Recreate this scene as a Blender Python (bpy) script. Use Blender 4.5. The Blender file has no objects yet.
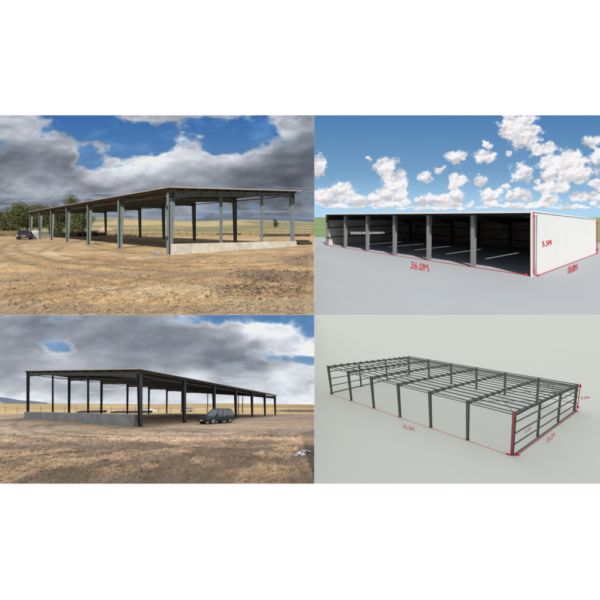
import bpy, math
import numpy as np
from mathutils import Vector, Matrix
rng = np.random.default_rng(7)
PI = math.pi
C = bpy.context.scene.collection

# ------------------------------------------------------------------ scene
sc = bpy.context.scene
sc.render.engine = 'CYCLES'
sc.view_settings.view_transform = 'Standard'
sc.view_settings.look = 'None'
sc.view_settings.exposure = 0
sc.view_settings.gamma = 1
sc.view_settings.use_curve_mapping = False
sc.cycles.use_denoising = True
sc.cycles.max_bounces = 6
sc.cycles.diffuse_bounces = 4
sc.cycles.transparent_max_bounces = 8
sc.cycles.sample_clamp_indirect = 4

F = 250.0                               # focal length, for a 600 wide picture
cam = bpy.data.cameras.new('camera'); cam.sensor_width = 36; cam.lens = F / 600 * 36
cam.clip_start = .1; cam.clip_end = 3000
co = bpy.data.objects.new('camera', cam); C.objects.link(co)
co.rotation_euler = (PI / 2, 0, 0); sc.camera = co

EL, AZ = math.radians(42), math.radians(-2)
tr = Vector((math.sin(AZ) * math.cos(EL), math.cos(AZ) * math.cos(EL), -math.sin(EL)))
sl = bpy.data.lights.new('sun', 'SUN'); sl.energy = 4.3; sl.angle = math.radians(.5); sl.color = (1, .965, .91)
so = bpy.data.objects.new('sun', sl); C.objects.link(so)
so.rotation_euler = tr.to_track_quat('-Z', 'Y').to_euler(); so.location = (-20, -40, 60)
w = bpy.data.worlds.new('World'); sc.world = w; w.use_nodes = True
wn = w.node_tree; wn.nodes.clear()
st = wn.nodes.new('ShaderNodeTexSky'); st.sky_type = 'NISHITA'; st.sun_disc = False
st.sun_elevation = EL; st.sun_rotation = math.radians(178)
bg = wn.nodes.new('ShaderNodeBackground'); bg.inputs[1].default_value = .07
wo = wn.nodes.new('ShaderNodeOutputWorld')
wn.links.new(st.outputs[0], bg.inputs[0]); wn.links.new(bg.outputs[0], wo.inputs[0])

# ------------------------------------------------------------------ noise
TAB = rng.random((256, 256))
def vnoise(x, y, s=0):
    x = np.asarray(x, float) + s * 37.13; y = np.asarray(y, float) + s * 91.7
    xi = np.floor(x).astype(int); yi = np.floor(y).astype(int)
    fx = x - xi; fy = y - yi
    fx = fx * fx * fx * (fx * (fx * 6 - 15) + 10); fy = fy * fy * fy * (fy * (fy * 6 - 15) + 10)
    g = lambda a, b: TAB[a & 255, b & 255]
    return ((g(xi, yi) * (1 - fx) + g(xi + 1, yi) * fx) * (1 - fy) +
            (g(xi, yi + 1) * (1 - fx) + g(xi + 1, yi + 1) * fx) * fy)
def fbm(x, y, o=5, s=0, gain=.5):
    t = 0; a = 1; n = 0
    for i in range(o):
        c, d = math.cos(i * .7), math.sin(i * .7)
        t = t + a * vnoise((x * c - y * d) * 2 ** i, (x * d + y * c) * 2 ** i, s + i * 3); n += a; a *= gain
    return t / n
def sst(a, b, x):
    t = np.clip((x - a) / (b - a), 0, 1); return t * t * (3 - 2 * t)
def lin(c):
    c = np.asarray(c, float) / 255.
    return np.where(c <= .04045, c / 12.92, ((c + .055) / 1.055) ** 2.4)

# ------------------------------------------------------------------ materials
def mat(name, col, rough=.8, var=.15, scale=3, bump=0, bscale=None, metal=0, attr=False, emit=0, col2=None, det=6, nr=.65):
    m = bpy.data.materials.new(name); m.use_nodes = True
    n = m.node_tree; b = n.nodes['Principled BSDF']; L = n.links.new
    b.inputs['Roughness'].default_value = rough; b.inputs['Metallic'].default_value = metal
    tc = n.nodes.new('ShaderNodeTexCoord')
    ns = n.nodes.new('ShaderNodeTexNoise'); ns.inputs['Scale'].default_value = scale; ns.inputs['Detail'].default_value = det
    ns.inputs['Roughness'].default_value = nr
    L(tc.outputs['Object'], ns.inputs['Vector'])
    mr = n.nodes.new('ShaderNodeMapRange'); mr.inputs[1].default_value = .3; mr.inputs[2].default_value = .7
    mr.inputs[3].default_value = 1 - var; mr.inputs[4].default_value = 1 + var
    L(ns.outputs[0], mr.inputs[0])
    mx = n.nodes.new('ShaderNodeMix'); mx.data_type = 'RGBA'; mx.blend_type = 'MULTIPLY'; mx.inputs[0].default_value = 1
    if attr:
        at = n.nodes.new('ShaderNodeAttribute'); at.attribute_name = 'Col'; L(at.outputs['Color'], mx.inputs[6])
    elif col2:
        m2 = n.nodes.new('ShaderNodeMix'); m2.data_type = 'RGBA'
        n3 = n.nodes.new('ShaderNodeTexNoise'); n3.inputs['Scale'].default_value = scale * .37; n3.inputs['Detail'].default_value = 4
        L(tc.outputs['Object'], n3.inputs['Vector'])
        cr = n.nodes.new('ShaderNodeMapRange'); cr.inputs[1].default_value = .42; cr.inputs[2].default_value = .62
        L(n3.outputs[0], cr.inputs[0]); L(cr.outputs[0], m2.inputs[0])
        m2.inputs[6].default_value = (*col, 1); m2.inputs[7].default_value = (*col2, 1); L(m2.outputs[2], mx.inputs[6])
    else:
        mx.inputs[6].default_value = (*col, 1)
    L(mr.outputs[0], mx.inputs[7])
    L(mx.outputs[2], b.inputs['Base Color'])
    if bump:
        n2 = n.nodes.new('ShaderNodeTexNoise'); n2.inputs['Scale'].default_value = bscale or scale * 3
        n2.inputs['Detail'].default_value = 8; n2.inputs['Roughness'].default_value = .7
        L(tc.outputs['Object'], n2.inputs['Vector'])
        bp = n.nodes.new('ShaderNodeBump'); bp.inputs['Strength'].default_value = 1; bp.inputs['Distance'].default_value = bump
        L(n2.outputs[0], bp.inputs['Height']); L(bp.outputs[0], b.inputs['Normal'])
    return m
def emis(name, attr='Col', strength=1.0, col=None, noise=None):
    m = bpy.data.materials.new(name); m.use_nodes = True
    n = m.node_tree; n.nodes.clear(); L = n.links.new
    e = n.nodes.new('ShaderNodeEmission'); e.inputs[1].default_value = strength
    o = n.nodes.new('ShaderNodeOutputMaterial'); L(e.outputs[0], o.inputs[0])
    if col is None:
        a = n.nodes.new('ShaderNodeAttribute'); a.attribute_name = attr; L(a.outputs['Color'], e.inputs[0])
    elif noise:
        tc = n.nodes.new('ShaderNodeTexCoord'); ns = n.nodes.new('ShaderNodeTexNoise'); ns.inputs['Scale'].default_value = noise
        L(tc.outputs['Object'], ns.inputs['Vector'])
        mx = n.nodes.new('ShaderNodeMix'); mx.data_type = 'RGBA'; L(ns.outputs[0], mx.inputs[0])
        mx.inputs[6].default_value = (*[c * .6 for c in col], 1); mx.inputs[7].default_value = (*[c * 1.3 for c in col], 1)
        L(mx.outputs[2], e.inputs[0])
    else:
        e.inputs[0].default_value = (*col, 1)
    return m

M = {}
M['white'] = mat('white_wall_paint', (.93, .93, .93), .9, .01, .05)
M['soil'] = mat('dry_soil', (1, 1, 1), .95, .42, 2.6, .14, 4, attr=True, det=12, nr=.8)
M['soil2'] = mat('brown_soil', (1, 1, 1), .95, .5, 2.6, .14, 4, attr=True, det=12, nr=.8)
M['field'] = mat('field_land', (1, 1, 1), .95, .15, .35, attr=True)
M['slabgrey'] = mat('grey_concrete_floor', (.335, .355, .37), .75, .03, .15, 0)
M['cadgrey'] = mat('pale_grey_floor', (.68, .69, .655), .9, .006, .05)
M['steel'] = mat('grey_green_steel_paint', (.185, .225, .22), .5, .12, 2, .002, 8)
M['steel_dark'] = mat('dark_steel_backlit_tone', (.03, .036, .038), .55, .15, 2, .002, 8)  # same steel with the backlit frame's shade in its colour; cleats share it
M['steel_frame'] = mat('charcoal_steel', (.10, .112, .105), .6, .08, 2)
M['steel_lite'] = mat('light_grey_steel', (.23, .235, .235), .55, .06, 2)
M['purl'] = mat('grey_purlin_steel', (.16, .18, .17), .6, .08, 2)
M['rust'] = mat('weathered_purlin', (.10, .085, .07), .7, .3, 2, col2=(.16, .12, .09))
M['roof'] = mat('underside_of_roof_sheet', (.10, .095, .085), .6, .2, 1.5)
M['roofedge'] = mat('galvanised_flashing', (.42, .40, .35), .5, .15, 3)
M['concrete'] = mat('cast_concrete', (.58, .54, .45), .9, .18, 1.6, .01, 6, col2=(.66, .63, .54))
M['concrete2'] = mat('concrete_shaded_tone', (.19, .19, .188), .9, .16, 1.4, .01, 6, col2=(.24, .24, .235))  # walls in shade: same concrete with the shade put into its colour
M['sheetwhite'] = mat('white_wall_sheet', (.62, .625, .62), .55, .02, .5)
M['sheetedge'] = mat('white_trim_sheet', (.80, .81, .81), .5, .02, .5)
M['sheetin'] = mat('wall_lining_shade_tone', (.27, .26, .24), .8, .25, .6)  # interior shade put into the lining colour
M['sheetlit'] = mat('wall_lining_lit_tone', (.6, .6, .58), .8, .05, .6)  # end lining made pale in place of sunlight falling inside
M['roofin'] = mat('inner_roof_shade_tone', (.035, .04, .045), .8, .1, .6)  # inner roof and steel, colour darkened to carry the interior shade
M['red'] = mat('red_marker_paint', (.62, .03, .05), .6, .03, 2)
M['red2'] = mat('dark_red_marker_paint', (.42, .035, .05), .6, .03, 2)
M['carblack'] = mat('black_car_paint', (.018, .02, .024), .25, .1, 3)
M['carblue'] = mat('dark_blue_green_car_paint', (.028, .045, .052), .25, .1, 3)
M['carwhite'] = mat('white_car_paint', (.6, .62, .62), .3, .05, 3)
M['glass'] = mat('dark_car_glass', (.02, .024, .028), .06, .1, 3)
M['glasslit'] = mat('car_glass_reflection_tone', (.16, .19, .21), .05, .1, 3)  # glass paled to hold its reflection in the base colour
M['tyre'] = mat('tyre_rubber', (.02, .02, .02), .9, .1, 6)
M['rim'] = mat('alloy_rim', (.35, .36, .37), .35, .05, 6, metal=.6)
M['lampglass'] = mat('clear_lamp_glass', (.55, .57, .58), .12, .05, 6)
M['lampred'] = mat('red_lamp_glass', (.25, .01, .01), .15, .05, 6)
M['plate'] = mat('white_number_plate', (.7, .7, .68), .5, .02, 6)
M['trim'] = mat('black_plastic_trim', (.025, .025, .027), .7, .05, 6)
M['bark'] = mat('tree_bark', (.09, .07, .05), .95, .3, 4)
M['wood'] = mat('weathered_fence_wood', (.16, .13, .09), .95, .3, 4)
M['timber'] = mat('dark_old_timber', (.045, .038, .032), .9, .3, 3)
M['wire'] = mat('dull_wire', (.16, .15, .13), .6, .1, 3)
M['sand'] = mat('heaped_sand', (.44, .31, .2), .95, .2, 3, .05, 6)
M['rock'] = mat('grey_brown_clods', (.26, .19, .125), .95, .35, 2.5, .02, 8, col2=(.34, .25, .16))
M['rockd'] = mat('dark_wet_clods', (.10, .072, .05), .95, .35, 2.5, .02, 8, col2=(.17, .12, .08))
M['straw'] = mat('dry_straw', (.42, .33, .16), .9, .35, 1.5, col2=(.32, .22, .11))
M['straw2'] = mat('dry_weeds', (.29, .215, .115), .9, .4, 1.5, col2=(.15, .105, .06))
M['plastic'] = mat('white_plastic_sheet', (.40, .43, .47), .6, .08, 3)
M['redpaint'] = mat('faded_red_paint', (.20, .04, .025), .6, .2, 3)
M['leaf'] = mat('dark_green_leaves', (.11, .13, .045), .8, .4, 1.0, col2=(.16, .165, .06))
M['leaf2'] = mat('olive_leaves', (.13, .14, .06), .8, .4, 1.0, col2=(.17, .16, .07))
M['greenf'] = mat('green_meadow', (.165, .24, .085), .95, .15, .08)
M['mount'] = mat('haze_tinted_blue_rock', (.085, .115, .16), .95, .15, .02)  # distance haze put into the colour as a blue tint
M['mount2'] = mat('haze_tinted_grey_rock', (.19, .215, .26), .95, .12, .02)  # paler haze tint put into this ridge colour too
m = bpy.data.materials.new('translucent_skylight'); m.use_nodes = True
n = m.node_tree; n.nodes.clear(); tb = n.nodes.new('ShaderNodeBsdfTransparent'); tb.inputs[0].default_value = (.85, .88, .9, 1)
db = n.nodes.new('ShaderNodeBsdfDiffuse'); ms = n.nodes.new('ShaderNodeMixShader'); ms.inputs[0].default_value = .12
oo = n.nodes.new('ShaderNodeOutputMaterial'); n.links.new(tb.outputs[0], ms.inputs[1]); n.links.new(db.outputs[0], ms.inputs[2]); n.links.new(ms.outputs[0], oo.inputs[0])
M['skylight'] = m

# ------------------------------------------------------------------ object helpers
def tag(o, label=None, cat=None, group=None, kind=None):
    if label: o['label'] = label
    if cat: o['category'] = cat
    if group: o['group'] = group
    if kind: o['kind'] = kind
    return o
def empty(name, loc, label, cat, group=None):
    o = bpy.data.objects.new(name, None); C.objects.link(o); o.location = loc; o.empty_display_size = .3
    return tag(o, label, cat, group)
def mesh_obj(name, v, f, m, parent=None, origin=None, smooth=False, cols=None):
    me = bpy.data.meshes.new(name)
    org = np.array(origin if origin is not None else (0, 0, 0), float)
    v = np.asarray(v, float).reshape(-1, 3) - org
    if isinstance(f, np.ndarray):
        me.vertices.add(len(v)); me.vertices.foreach_set('co', v.ravel())
        k = f.shape[1]; me.loops.add(f.size); me.loops.foreach_set('vertex_index', f.ravel())
        me.polygons.add(len(f)); me.polygons.foreach_set('loop_start', np.arange(0, f.size, k)); me.polygons.foreach_set('loop_total', np.full(len(f), k))
        me.update(calc_edges=True)
    else:
        me.from_pydata(v.tolist(), [], f)
    if smooth: me.polygons.foreach_set('use_smooth', np.ones(len(me.polygons), bool))
    if cols is not None:
        a = me.color_attributes.new('Col', 'FLOAT_COLOR', 'POINT')
        a.data.foreach_set('color', np.concatenate([cols, np.ones((len(cols), 1))], 1).ravel())
    me.validate(); me.materials.append(m)
    o = bpy.data.objects.new(name, me); C.objects.link(o)
    if parent is not None:
        o.parent = parent
        o.location = org - np.array(root_loc(parent))
    else: o.location = org
    return o
def root_loc(p):
    l = Vector(p.location)
    while p.parent: p = p.parent; l = l + p.location
    return l
V3 = lambda *a: np.array(a, float)
unit = lambda a: a / np.linalg.norm(a)
class MB:
    def __init__(s): s.v = []; s.f = []
    def hexa(s, pts):            # 8 points: bottom 4 then top 4
        i = len(s.v); s.v += [tuple(p) for p in pts]
        s.f += [(i, i+3, i+2, i+1), (i+4, i+5, i+6, i+7), (i, i+1, i+5, i+4), (i+1, i+2, i+6, i+5), (i+2, i+3, i+7, i+6), (i+3, i, i+4, i+7)]
        return s
    def bar(s, A, B, a0, b0, a1=None, b1=None):   # half vectors a,b at both ends
        a1 = a0 if a1 is None else a1; b1 = b0 if b1 is None else b1
        return s.hexa([A-a0-b0, A+a0-b0, A+a0+b0, A-a0+b0, B-a1-b1, B+a1-b1, B+a1+b1, B-a1+b1])
    def ibeam(s, A, B, wv, dv, dv1=None, tf=.02, tw=.015):   # wv half flange width vector, dv half depth vector
        dv1 = dv if dv1 is None else dv1
        d0, d1 = unit(dv), unit(dv1); w0 = unit(wv)
        s.bar(A + dv - d0*tf, B + dv1 - d1*tf, wv, d0*tf, wv, d1*tf)
        s.bar(A - dv + d0*tf, B - dv1 + d1*tf, wv, d0*tf, wv, d1*tf)
        s.bar(A, B, w0*tw, dv - d0*tf*2.01, w0*tw, dv1 - d1*tf*2.01)
        return s
    def tube(s, A, B, r0, r1=None, n=8, cap=True):
        r1 = r0 if r1 is None else r1
        d = unit(B - A); u = np.cross(d, (0, 0, 1.)); u = unit(u) if np.linalg.norm(u) > 1e-3 else V3(1, 0, 0); v = np.cross(d, u)
        i = len(s.v)
        for P, r in ((A, r0), (B, r1)):
            for k in range(n):
                t = 2*PI*k/n; s.v.append(tuple(P + r*(math.cos(t)*u + math.sin(t)*v)))
        for k in range(n): s.f.append((i+k, i+(k+1) % n, i+n+(k+1) % n, i+n+k))
        if cap: s.f.append(tuple(range(i+n-1, i-1, -1))); s.f.append(tuple(range(i+n, i+2*n)))
        return s
    def prism(s, poly, d):       # poly list of points, extruded by d
        i = len(s.v); n = len(poly); s.v += [tuple(p) for p in poly] + [tuple(p + d) for p in poly]
        s.f.append(tuple(range(i+n-1, i-1, -1))); s.f.append(tuple(range(i+n, i+2*n)))
        for k in range(n): s.f.append((i+k, i+(k+1) % n, i+n+(k+1) % n, i+n+k))
        return s
    def build(s, name, m, parent=None, origin=None, smooth=False):
        return mesh_obj(name, np.array(s.v), s.f, m, parent, origin if origin is not None else (root_loc(parent) if parent is not None else None), smooth)
def gridfaces(nr, nc):
    i = np.arange((nr-1)*(nc-1)); r = i // (nc-1); c = i % (nc-1); a = r*nc + c
    return np.stack([a, a+1, a+nc+1, a+nc], 1)

# ------------------------------------------------------------------ the four stages: each on its own slope
class Stage:
    def __init__(s, hp, H): s.hp = hp; s.H = H; s.k = (300 - hp) / F
    def g(s, px, py):            # where the line of sight meets this stage's ground plane
        y = s.H * F / (py - s.hp); return V3((px - 300) / F * y, y, s.k * y - s.H)
    def z(s, y): return s.k * y - s.H
    def at(s, px, y, h=0): return V3((px - 300) / F * y, y, s.z(y) + h)
TL = Stage(227.7, 2.28); TR = Stage(216.0, 5.06); BL = Stage(406.9, 1.97); BR = Stage(298.5, 26.3)
YT, YM, YB, XM = 115.2, 315.0, 483.8, 314.35
AM = (XM - 300) / F
SKY = 240.0

class Shed:
    """corner / far-front / right-back ground points in the stage; heights at the corners"""
    def __init__(s, C0, Cu, Cv, up, tops):
        s.C0, s.Cu, s.Cv, s.up = C0, Cu, Cv, up
        s.U = (Cu - C0) / 6; s.V = (Cv - C0) / 3; s.u = unit(s.U); s.v = unit(s.V)
        s.h = [s.hit(P, t) for P, t in zip((C0, Cu, Cv), tops)]
        s.h.append(s.h[1] + s.h[2] - s.h[0] if len(tops) < 4 else s.hit(C0 + 6*s.U + 3*s.V, tops[3]))
    def hit(s, B, py):
        q = (300 - py) / F; return (q * B[1] - B[2]) / (s.up[2] - q * s.up[1])
    def H(s, u, v): a, b = u / 6, v / 3; return s.h[0]*(1-a)*(1-b) + s.h[1]*a*(1-b) + s.h[2]*(1-a)*b + s.h[3]*a*b
    def P(s, u, v, w=0, top=None):
        return s.C0 + s.U*u + s.V*v + s.up*(w if top is None else s.H(u, v) + top)
def px(p): return (300 + F*p[0]/p[1], 300 - F*p[2]/p[1])

# ------------------------------------------------------------------ white hall
mb = MB(); mb.hexa([V3(-900, 440, -200), V3(900, 440, -200), V3(900, 446, -200), V3(-900, 446, -200), V3(-900, 440, 800), V3(900, 440, 800), V3(900, 446, 800), V3(-900, 446, 800)])
tag(mb.build('wall', M['white']), kind='structure')
yb = 6.40; zt = -(YB - 300) / F * yb
mb = MB(); mb.hexa([V3(-14, yb-.3, -12), V3(14, yb-.3, -12), V3(14, yb-.001, -12), V3(-14, yb-.001, -12), V3(-14, yb-.3, zt*(yb-.3)/yb), V3(14, yb-.3, zt*(yb-.3)/yb), V3(14, yb-.001, zt), V3(-14, yb-.001, zt)])
tag(mb.build('plinth', M['white']), kind='structure')
# partition between the lower stages, unseen edge-on, added to stop light leaking across
mb = MB(); a0, a1 = AM - .0002, AM + .0002
for y0, y1 in ((6.5, 236),):
    mb.hexa([V3(a0*y0, y0, -45), V3(a1*y0, y0, -45), V3(a1*y1, y1, -115), V3(a0*y1, y1, -115),
             V3(a0*y0, y0, -.0615*y0), V3(a1*y0, y0, -.0615*y0), V3(a1*y1, y1, -.0615*y1), V3(a0*y1, y1, -.0615*y1)])
tag(mb.build('partition', M['white']), kind='structure')

# ------------------------------------------------------------------ skies
def sky_panel(px0, px1, py0, py1, nx, ny, colfn, name='sky'):
    X, Y = np.meshgrid(np.linspace(px0, px1, nx), np.linspace(py0, py1, ny))
    v = np.stack([(X-300)/F*SKY, np.full_like(X, SKY), (300-Y)/F*SKY], -1).reshape(-1, 3)
    o = mesh_obj(name, v, gridfaces(ny, nx), M['sky'], cols=colfn(X.ravel(), Y.ravel()))
    return tag(o, kind='structure')
M['sky'] = emis('sky_light')
def gridcol(rows, ys, X, Y, x0=0, x1=314):
    G = np.array(rows, float); nr, nc = G.shape[:2]
    cx = np.clip((X - x0) / (x1 - x0) * (nc-1), 0, nc-1.001)
    cy = np.clip(np.interp(Y, ys, np.arange(nr)), 0, nr-1.001)
    ix = cx.astype(int); iy = cy.astype(int); fx = (cx-ix)[:, None]; fy = (cy-iy)[:, None]
    fx = fx*fx*(3-2*fx); fy = fy*fy*(3-2*fy)
    return (G[iy, ix]*(1-fx) + G[iy, ix+1]*fx)*(1-fy) + (G[iy+1, ix]*(1-fx) + G[iy+1, ix+1]*fx)*fy
TLS = [
 [(150,160,172),(140,150,165),(95,130,175),(60,110,175),(150,160,172),(140,150,165),(140,150,165),(130,145,165),(110,135,165),(130,145,165),(120,135,155)],
 [(150,158,165),(165,170,176),(110,135,168),(58,108,175),(56,106,175),(80,120,170),(115,142,175),(65,112,175),(62,108,170),(155,165,175),(150,155,160)],
 [(125,130,140),(150,152,155),(165,168,170),(120,140,165),(56,106,176),(66,116,180),(155,170,188),(80,122,180),(120,148,178),(138,144,150),(112,117,125)],
 [(105,112,122),(115,120,128),(108,113,122),(90,125,168),(150,170,195),(195,203,210),(200,205,210),(185,192,200),(150,155,162),(103,108,116),(98,102,110)],
 [(120,128,138),(125,130,140),(120,128,138),(180,187,194),(190,195,200),(160,165,172),(148,153,160),(122,127,135),(98,103,111),(92,97,105),(92,97,107)],
 [(110,120,132),(150,160,170),(140,150,160),(120,128,138),(140,148,156),(118,123,130),(118,123,130),(128,133,138),(103,108,116),(88,93,102),(118,123,130)],
 [(95,105,120),(105,115,130),(112,122,136),(100,112,128),(110,120,130),(105,115,128),(122,130,140),(95,105,118),(83,93,106),(88,96,108),(100,108,120)],
 [(112,124,142),(115,127,145),(112,124,142),(105,118,136),(98,112,132),(92,106,128),(84,98,122),(78,92,116),(74,88,112),(76,90,112),(80,92,112)]]
def clouds(X, Y, c, sd, edge=.75, rel=1.0):
    """grey masses with ragged bright rims over blue"""
    cov = np.clip((1.10 if sd == 1 else 1.17) - (c[:, 2]-c[:, 0])/92., 0, 1.1)
    n = fbm(X/22, Y/12, 7, 200+sd, .55)-.5
    e = cov + edge*1.5*n
    a = sst(.34, .78, e)
    lum = c.mean(1)
    n2 = fbm(X/30, Y/15, 5, 210+sd, .45)-.5; n3 = fbm((X-3)/30, (Y-4)/15, 5, 210+sd, .45)-.5
    n4 = fbm(X/60, Y/18, 4, 220+sd)-.5
    rim = sst(.40, .62, e)*sst(.98, .68, e)*sst(1.0, .8, cov)
    l = lum*(1.02 + rel*(.16*n2 + .38*(n2-n3)) + .16*n4) + 26*rim
    l = (l-128)*1.16 + 134
    w_ = np.clip((l-100)/110, 0, 1)[:, None]
    cl = l[:, None]*(np.array([[.93, .985, 1.085]])*(1-w_) + np.array([[.975, .995, 1.03]])*w_)
    t = np.clip((Y-YT)/90 if sd == 1 else (Y-YM)/90, 0, 1)[:, None]
    bl = np.array([[58, 108, 170.]])*(1-t) + np.array([[120, 155, 190.]])*t
    bl = bl + (np.array([[26., 20., 8.]]) if sd == 2 else 0)
    bl = bl + 30*np.clip(fbm(X/24, Y/12, 5, 230+sd, .6)-.48, 0, 1)[:, None]*2
    return bl*(1-a[:, None]) + cl*a[:, None]
def tl_sky(X, Y):
    s = 1/26.
    wx = X + 24*(fbm(X*s, Y*s*1.7, 6, 1, .55)-.5); wy = Y + 12*(fbm(X*s, Y*s*1.7, 6, 9, .55)-.5)
    c = gridcol(TLS, [115,130,145,160,175,190,205,220], wx, wy)
    c = clouds(X, Y, c, 1)
    # pale breaks low over the hills
    br = sst(.58, .72, fbm(X/38, Y/2.6, 4, 31)) * sst(180, 196, Y) * .55
    c = c*(1-br[:, None]) + np.array([160, 174, 192.])*br[:, None]
    return lin(np.clip(c, 20, 235))
sky_panel(-70, XM, YT, 240, 720, 260, tl_sky)
BLS = [
 [(118,128,148),(110,120,140),(110,120,138),(115,125,140),(120,128,142),(115,125,140),(130,145,165),(110,145,185),(140,168,200),(110,150,195),(95,138,188)],
 [(120,128,145),(108,116,130),(112,119,132),(128,136,146),(116,122,134),(112,119,132),(112,119,132),(140,148,160),(210,216,220),(195,205,214),(135,168,205)],
 [(130,138,150),(122,129,142),(112,136,172),(122,129,142),(112,119,132),(106,114,129),(104,112,128),(108,116,132),(125,136,152),(170,180,190),(215,220,222)],
 [(135,142,152),(150,156,162),(172,177,182),(138,146,156),(122,129,142),(122,129,142),(120,127,141),(102,111,130),(98,109,130),(115,138,166),(125,160,202)],
 [(140,146,155),(162,167,170),(150,155,162),(150,156,162),(128,136,146),(150,158,165),(190,195,200),(135,144,158),(150,158,168),(205,210,212),(185,192,198)],
 [(165,172,178),(165,170,175),(148,154,162),(138,144,154),(150,158,165),(172,180,187),(190,198,203),(160,170,182),(178,185,192),(158,172,188),(148,165,184)],
 [(198,208,214),(192,200,207),(182,190,197),(187,194,202),(187,197,205),(190,200,208),(190,200,208),(195,203,210),(190,198,205),(188,196,205),(185,195,205)]]
def bl_sky(X, Y):
    s = 1/28.
    wx = X + 30*(fbm(X*s, Y*s*1.7, 5, 51)-.5); wy = Y + 13*(fbm(X*s, Y*s*1.9, 5, 59)-.5)
    c = gridcol(BLS, [316,331,346,361,376,391,404], wx, wy)
    f = fbm(X/18, Y/9, 6, 54, .58)-.5; g = fbm(X/45, Y/9., 5, 64)-.5
    c = clouds(X, Y, c*1.05, 2, .62, .6)*(1 + .06*g)[:, None]
    br = sst(.6, .72, fbm(X/36, Y/3.6, 5, 71))*sst(368, 380, Y)*.55
    c = c*(1-br[:, None]) + np.array([212, 220, 226.])*br[:, None]
    return lin(np.clip(c, 20, 240))
sky_panel(-70, XM, YM+.1, 418, 720, 200, bl_sky)
TRB = [(505,186,5,3),(536,182,4,3),(402,190,4,3),(450,188,4,3),(447,204,14,3),(540,205,20,3),(385,204,16,3),(320,166,7,11),(368.7,158.7,2.5,2.5),(386,166,12,9),(394,182,11,13),(392,194,14,6),(325,196,14,7),(342,193,11,9),(357,199,11,5),(374,197,8,4),(364,203,6,3),
 (426,177,6,4),(439,169.5,4,3),(430,200,14,5),(407,202,5,3),(445,200,7,6),(457,156,8,6),(456,178,5,8),(457,193,7,8),(484,157.5,11,6),(486,145.5,4,3),(509,155,2.5,3),
 (514,128,13,13),(528,135,14,13),(542,150,11,7),(510,116,9,6),(528,120,10,7),(521,174,11,9),(460,180,9,9),(482,181,7,5),(491,194,14,6),(520,195,14,6),(470,204,3,3),(520,204,5,3),(490,203,6,4),
 (565,164,24,12),(574,172,22,11),(549,171,10,10),(545,187,10,7),(560,187,12,6),(551,200,8,5),(580,197,9,4),(594,196,8,4),(592,141,8,5),(598,158,7,9),(598,185,8,6),(594,203,4,3),
 (620,150,14,9),(640,175,18,12),(625,198,16,5),(655,200,12,5),(505,206,40,2.2),(350,206,30,2.0),(430,208,30,1.8),(570,207,30,2.0)]
def tr_sky(X, Y):
    t = np.clip((Y-115)/100, 0, 1)[:, None]
    c = np.array([80, 128, 180.])*(1-t) + np.array([142, 182, 211.])*t
    c = c + 34*sst(.5, 1, t)
    wx = X + 7*(fbm(X/9, Y/9, 5, 81, .6)-.5); wy = Y + 7*(fbm(X/9, Y/9, 5, 87, .6)-.5)
    D = np.full(len(X), -9.); S = np.zeros(len(X))
    for x, y, a, b in TRB:
        d = 1 - np.sqrt(((wx-x)/(a*1.2))**2 + ((wy-y)/(b*1.2))**2)
        k = d > D; D = np.where(k, d, D); S = np.where(k, (wy-y)/b, S)
    n = fbm(X/7, Y/6, 7, 95, .62)-.5
    d = D + n*1.5
    al = sst(-.12, .40, d)*.98
    n2 = fbm(X/13+9, Y/10, 5, 99, .48)-.5; n3 = fbm((X-1.6)/13+9, (Y-2.2)/10, 5, 99, .48)-.5
    sh = np.clip(.965 - .13*sst(0, 1.0, S + n2) + (n2-n3)*.75 , .80, 1.0)
    cc = np.stack([250*sh, 247*sh, 248*sh**.92], 1)
    c = c*(1-al[:, None]) + cc*al[:, None]
    return lin(np.clip(c, 20, 250))
sky_panel(XM+.01, 672, YT, 232, 760, 250, tr_sky)
# unseen glowing ceilings added under the upper decks to light the two lower stages
M['over1'] = emis('unseen_ceiling_glow_cloudy', strength=2.8, col=(.60, .64, .70), noise=.02)
M['over2'] = emis('unseen_ceiling_glow_grey', strength=.99, col=(.93, .95, .93))
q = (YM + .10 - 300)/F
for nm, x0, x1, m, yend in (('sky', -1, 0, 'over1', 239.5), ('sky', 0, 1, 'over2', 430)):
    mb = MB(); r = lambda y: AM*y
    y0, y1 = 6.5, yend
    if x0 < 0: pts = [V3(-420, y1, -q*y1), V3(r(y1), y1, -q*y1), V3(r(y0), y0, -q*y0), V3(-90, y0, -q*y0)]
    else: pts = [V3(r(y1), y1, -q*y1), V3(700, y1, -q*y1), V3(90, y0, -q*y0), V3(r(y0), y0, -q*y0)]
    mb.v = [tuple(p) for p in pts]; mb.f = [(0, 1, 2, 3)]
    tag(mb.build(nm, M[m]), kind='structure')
# upper deck underside: closes the soil of the upper stages from below
q2 = (YM + .02 - 300)/F
mb = MB(); P = [V3(-420, 239.9, 0), V3(700, 239.9, 0), V3(90, 6.5, 0), V3(-90, 6.5, 0)]  # right front carried forward, unseen, to keep sun off the lower right floor
lo = [p + V3(0, 0, -(q2+.0002)*p[1]) for p in P]; hi = [p + V3(0, 0, -q2*p[1]) for p in P]
mb.hexa(lo + hi); tag(mb.build('deck', M['white']), kind='structure')

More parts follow.
